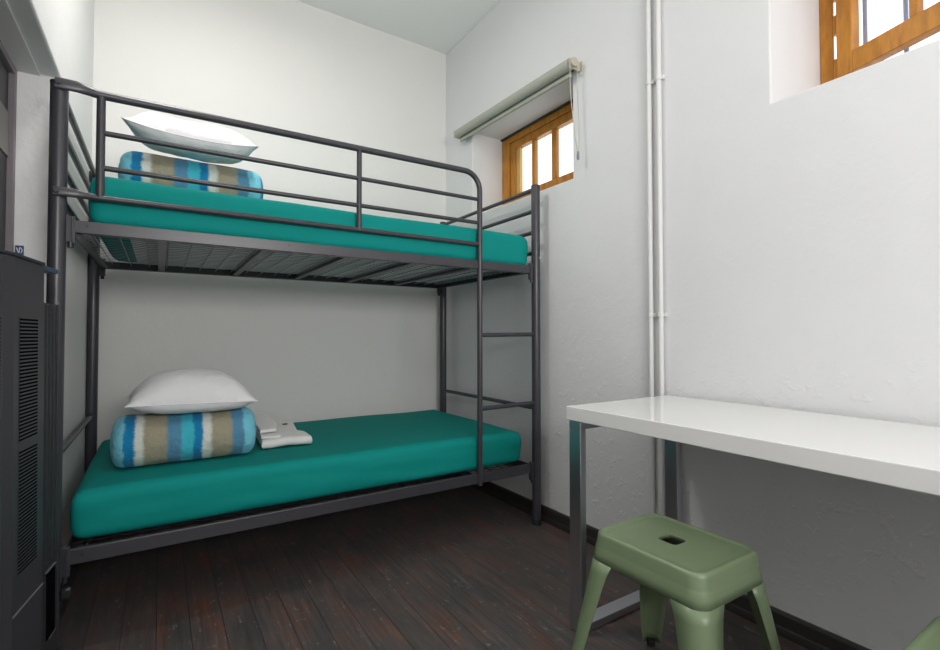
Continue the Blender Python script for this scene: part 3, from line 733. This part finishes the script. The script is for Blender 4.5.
# side module: grooved panel with an open pocket above
sidep = [(-0.395, 1.6012), P4, P5, (-0.385, 1.735)]
sideb = [(-0.395, 1.6012), flare(P4), flare(P5), (-0.385, 1.735)]
sm = build('side_panel', MB().prism(sideb, 0.0, 1.075, [flare(p, 0.001) if i in (1, 2) else p for i, p in enumerate(sidep)]), M['heater_side'], ht, smooth=False)
build('pocket', MB().prism([(-0.395, 1.6012), (-0.300, 1.604), (-0.290, 1.733), (-0.385, 1.735)], 1.0751, 1.160), M['heater_slot'], ht, smooth=False)
build('pocket_lip', MB().prism(sidep, 1.1602, 1.172), metal_paint('blue_grey_lip', (0.035, 0.075, 0.13)), ht, bevel=0.002, smooth=False)
def on_face(a, b, s_, z, off):
    """point at fraction s_ between plan points a and b at height z, off outwards, following the casing flare"""
    a = Vector(a); b = Vector(b); t_ = (b-a).normalized(); n_ = Vector((t_.y, -t_.x)); 
    p = a.lerp(b, s_)+n_*off; return Vector((p.x+0.011*(1-z/HZ), p.y, z))
def face_box(mb, a, b, s0, s1, z0, z1, o0, o1):
    return mb.hexa([on_face(a, b, s0, z0, o0), on_face(a, b, s1, z0, o0), on_face(a, b, s1, z0, o1), on_face(a, b, s0, z0, o1),
                    on_face(a, b, s0, z1, o0), on_face(a, b, s1, z1, o0), on_face(a, b, s1, z1, o1), on_face(a, b, s0, z1, o1)])
for (a, b, s0, s1) in ((P2, P3, 0.17, 0.75), (P0, P1, 0.55, 0.93)):
    for z0, z1, nsl in ((0.751, 1.031, 34), (0.455, 0.731, 34)):
        g = build('vent_grille', face_box(MB(), a, b, s0, s1, z0, z1, 0.0002, 0.0012), M['heater_slot'], ht, smooth=False)
        sl = MB(); pz = (z1-z0)/nsl
        for k in range(nsl+1): face_box(sl, a, b, s0-0.02, s1+0.02, z0+k*pz-pz*0.22, z0+k*pz+pz*0.22, 0.0010, 0.0016)
        build('vent_slats', sl, M['heater'], ht, parent=g, smooth=False)
sl = MB()
for k in range(5):
    f_ = 0.12+0.19*k
    p = on_face(P4, P5, f_, 0.0, 0)
    sl.hexa([on_face(P4, P5, f_, 0.40, 0.0), on_face(P4, P5, f_+0.06, 0.40, 0.0), on_face(P4, P5, f_+0.06, 0.40, 0.0025), on_face(P4, P5, f_, 0.40, 0.0025),
             on_face(P4, P5, f_, 1.07, 0.0), on_face(P4, P5, f_+0.06, 1.07, 0.0), on_face(P4, P5, f_+0.06, 1.07, 0.0035), on_face(P4, P5, f_, 1.07, 0.0035)])
build('ribs', sl, M['heater_side'], ht, smooth=False)
build('seam_strip', face_box(MB(), P2, P3, 0.02, 0.985, 0.372, 0.376, 0.0, 0.0016), mat('seam_grey', (0.16, 0.16, 0.16), 0.4), ht, smooth=False)
hd = build('handle_recess', face_box(MB(), P4, P5, 0.42, 0.85, 0.20, 0.375, 0.0, 0.0020), M['heater_slot'], ht, smooth=False)
M['handle'] = mat('handle_grey', (0.12, 0.12, 0.12), 0.4)
for a_, z_ in ((0.38, 0.374), (0.55, 0.196)): build('handle_lip', face_box(MB(), P4, P5, a_, 0.90, z_, z_+0.004, 0.0, 0.003), M['handle'], ht, parent=hd, smooth=False)

# small blue sign on the recess jamb
sg = thing('wall_sign', 'small navy plate with a white squiggle on the jamb above the heater', 'sign', (-0.397, RY1-0.004, 1.274))
build('plate', MB().box(-0.409, -0.387, RY1-0.004, RY1-0.0005, 1.258, 1.291), M['sign_blue'], sg, bevel=0.001)
build('mark', MB().tube(smooth_path([(-0.405, RY1-0.0045, 1.283), (-0.399, RY1-0.0045, 1.266), (-0.397, RY1-0.0045, 1.284), (-0.391, RY1-0.0045, 1.276), (-0.394, RY1-0.0045, 1.266)], 4), 0.0013, 6), M['sign_white'], sg)
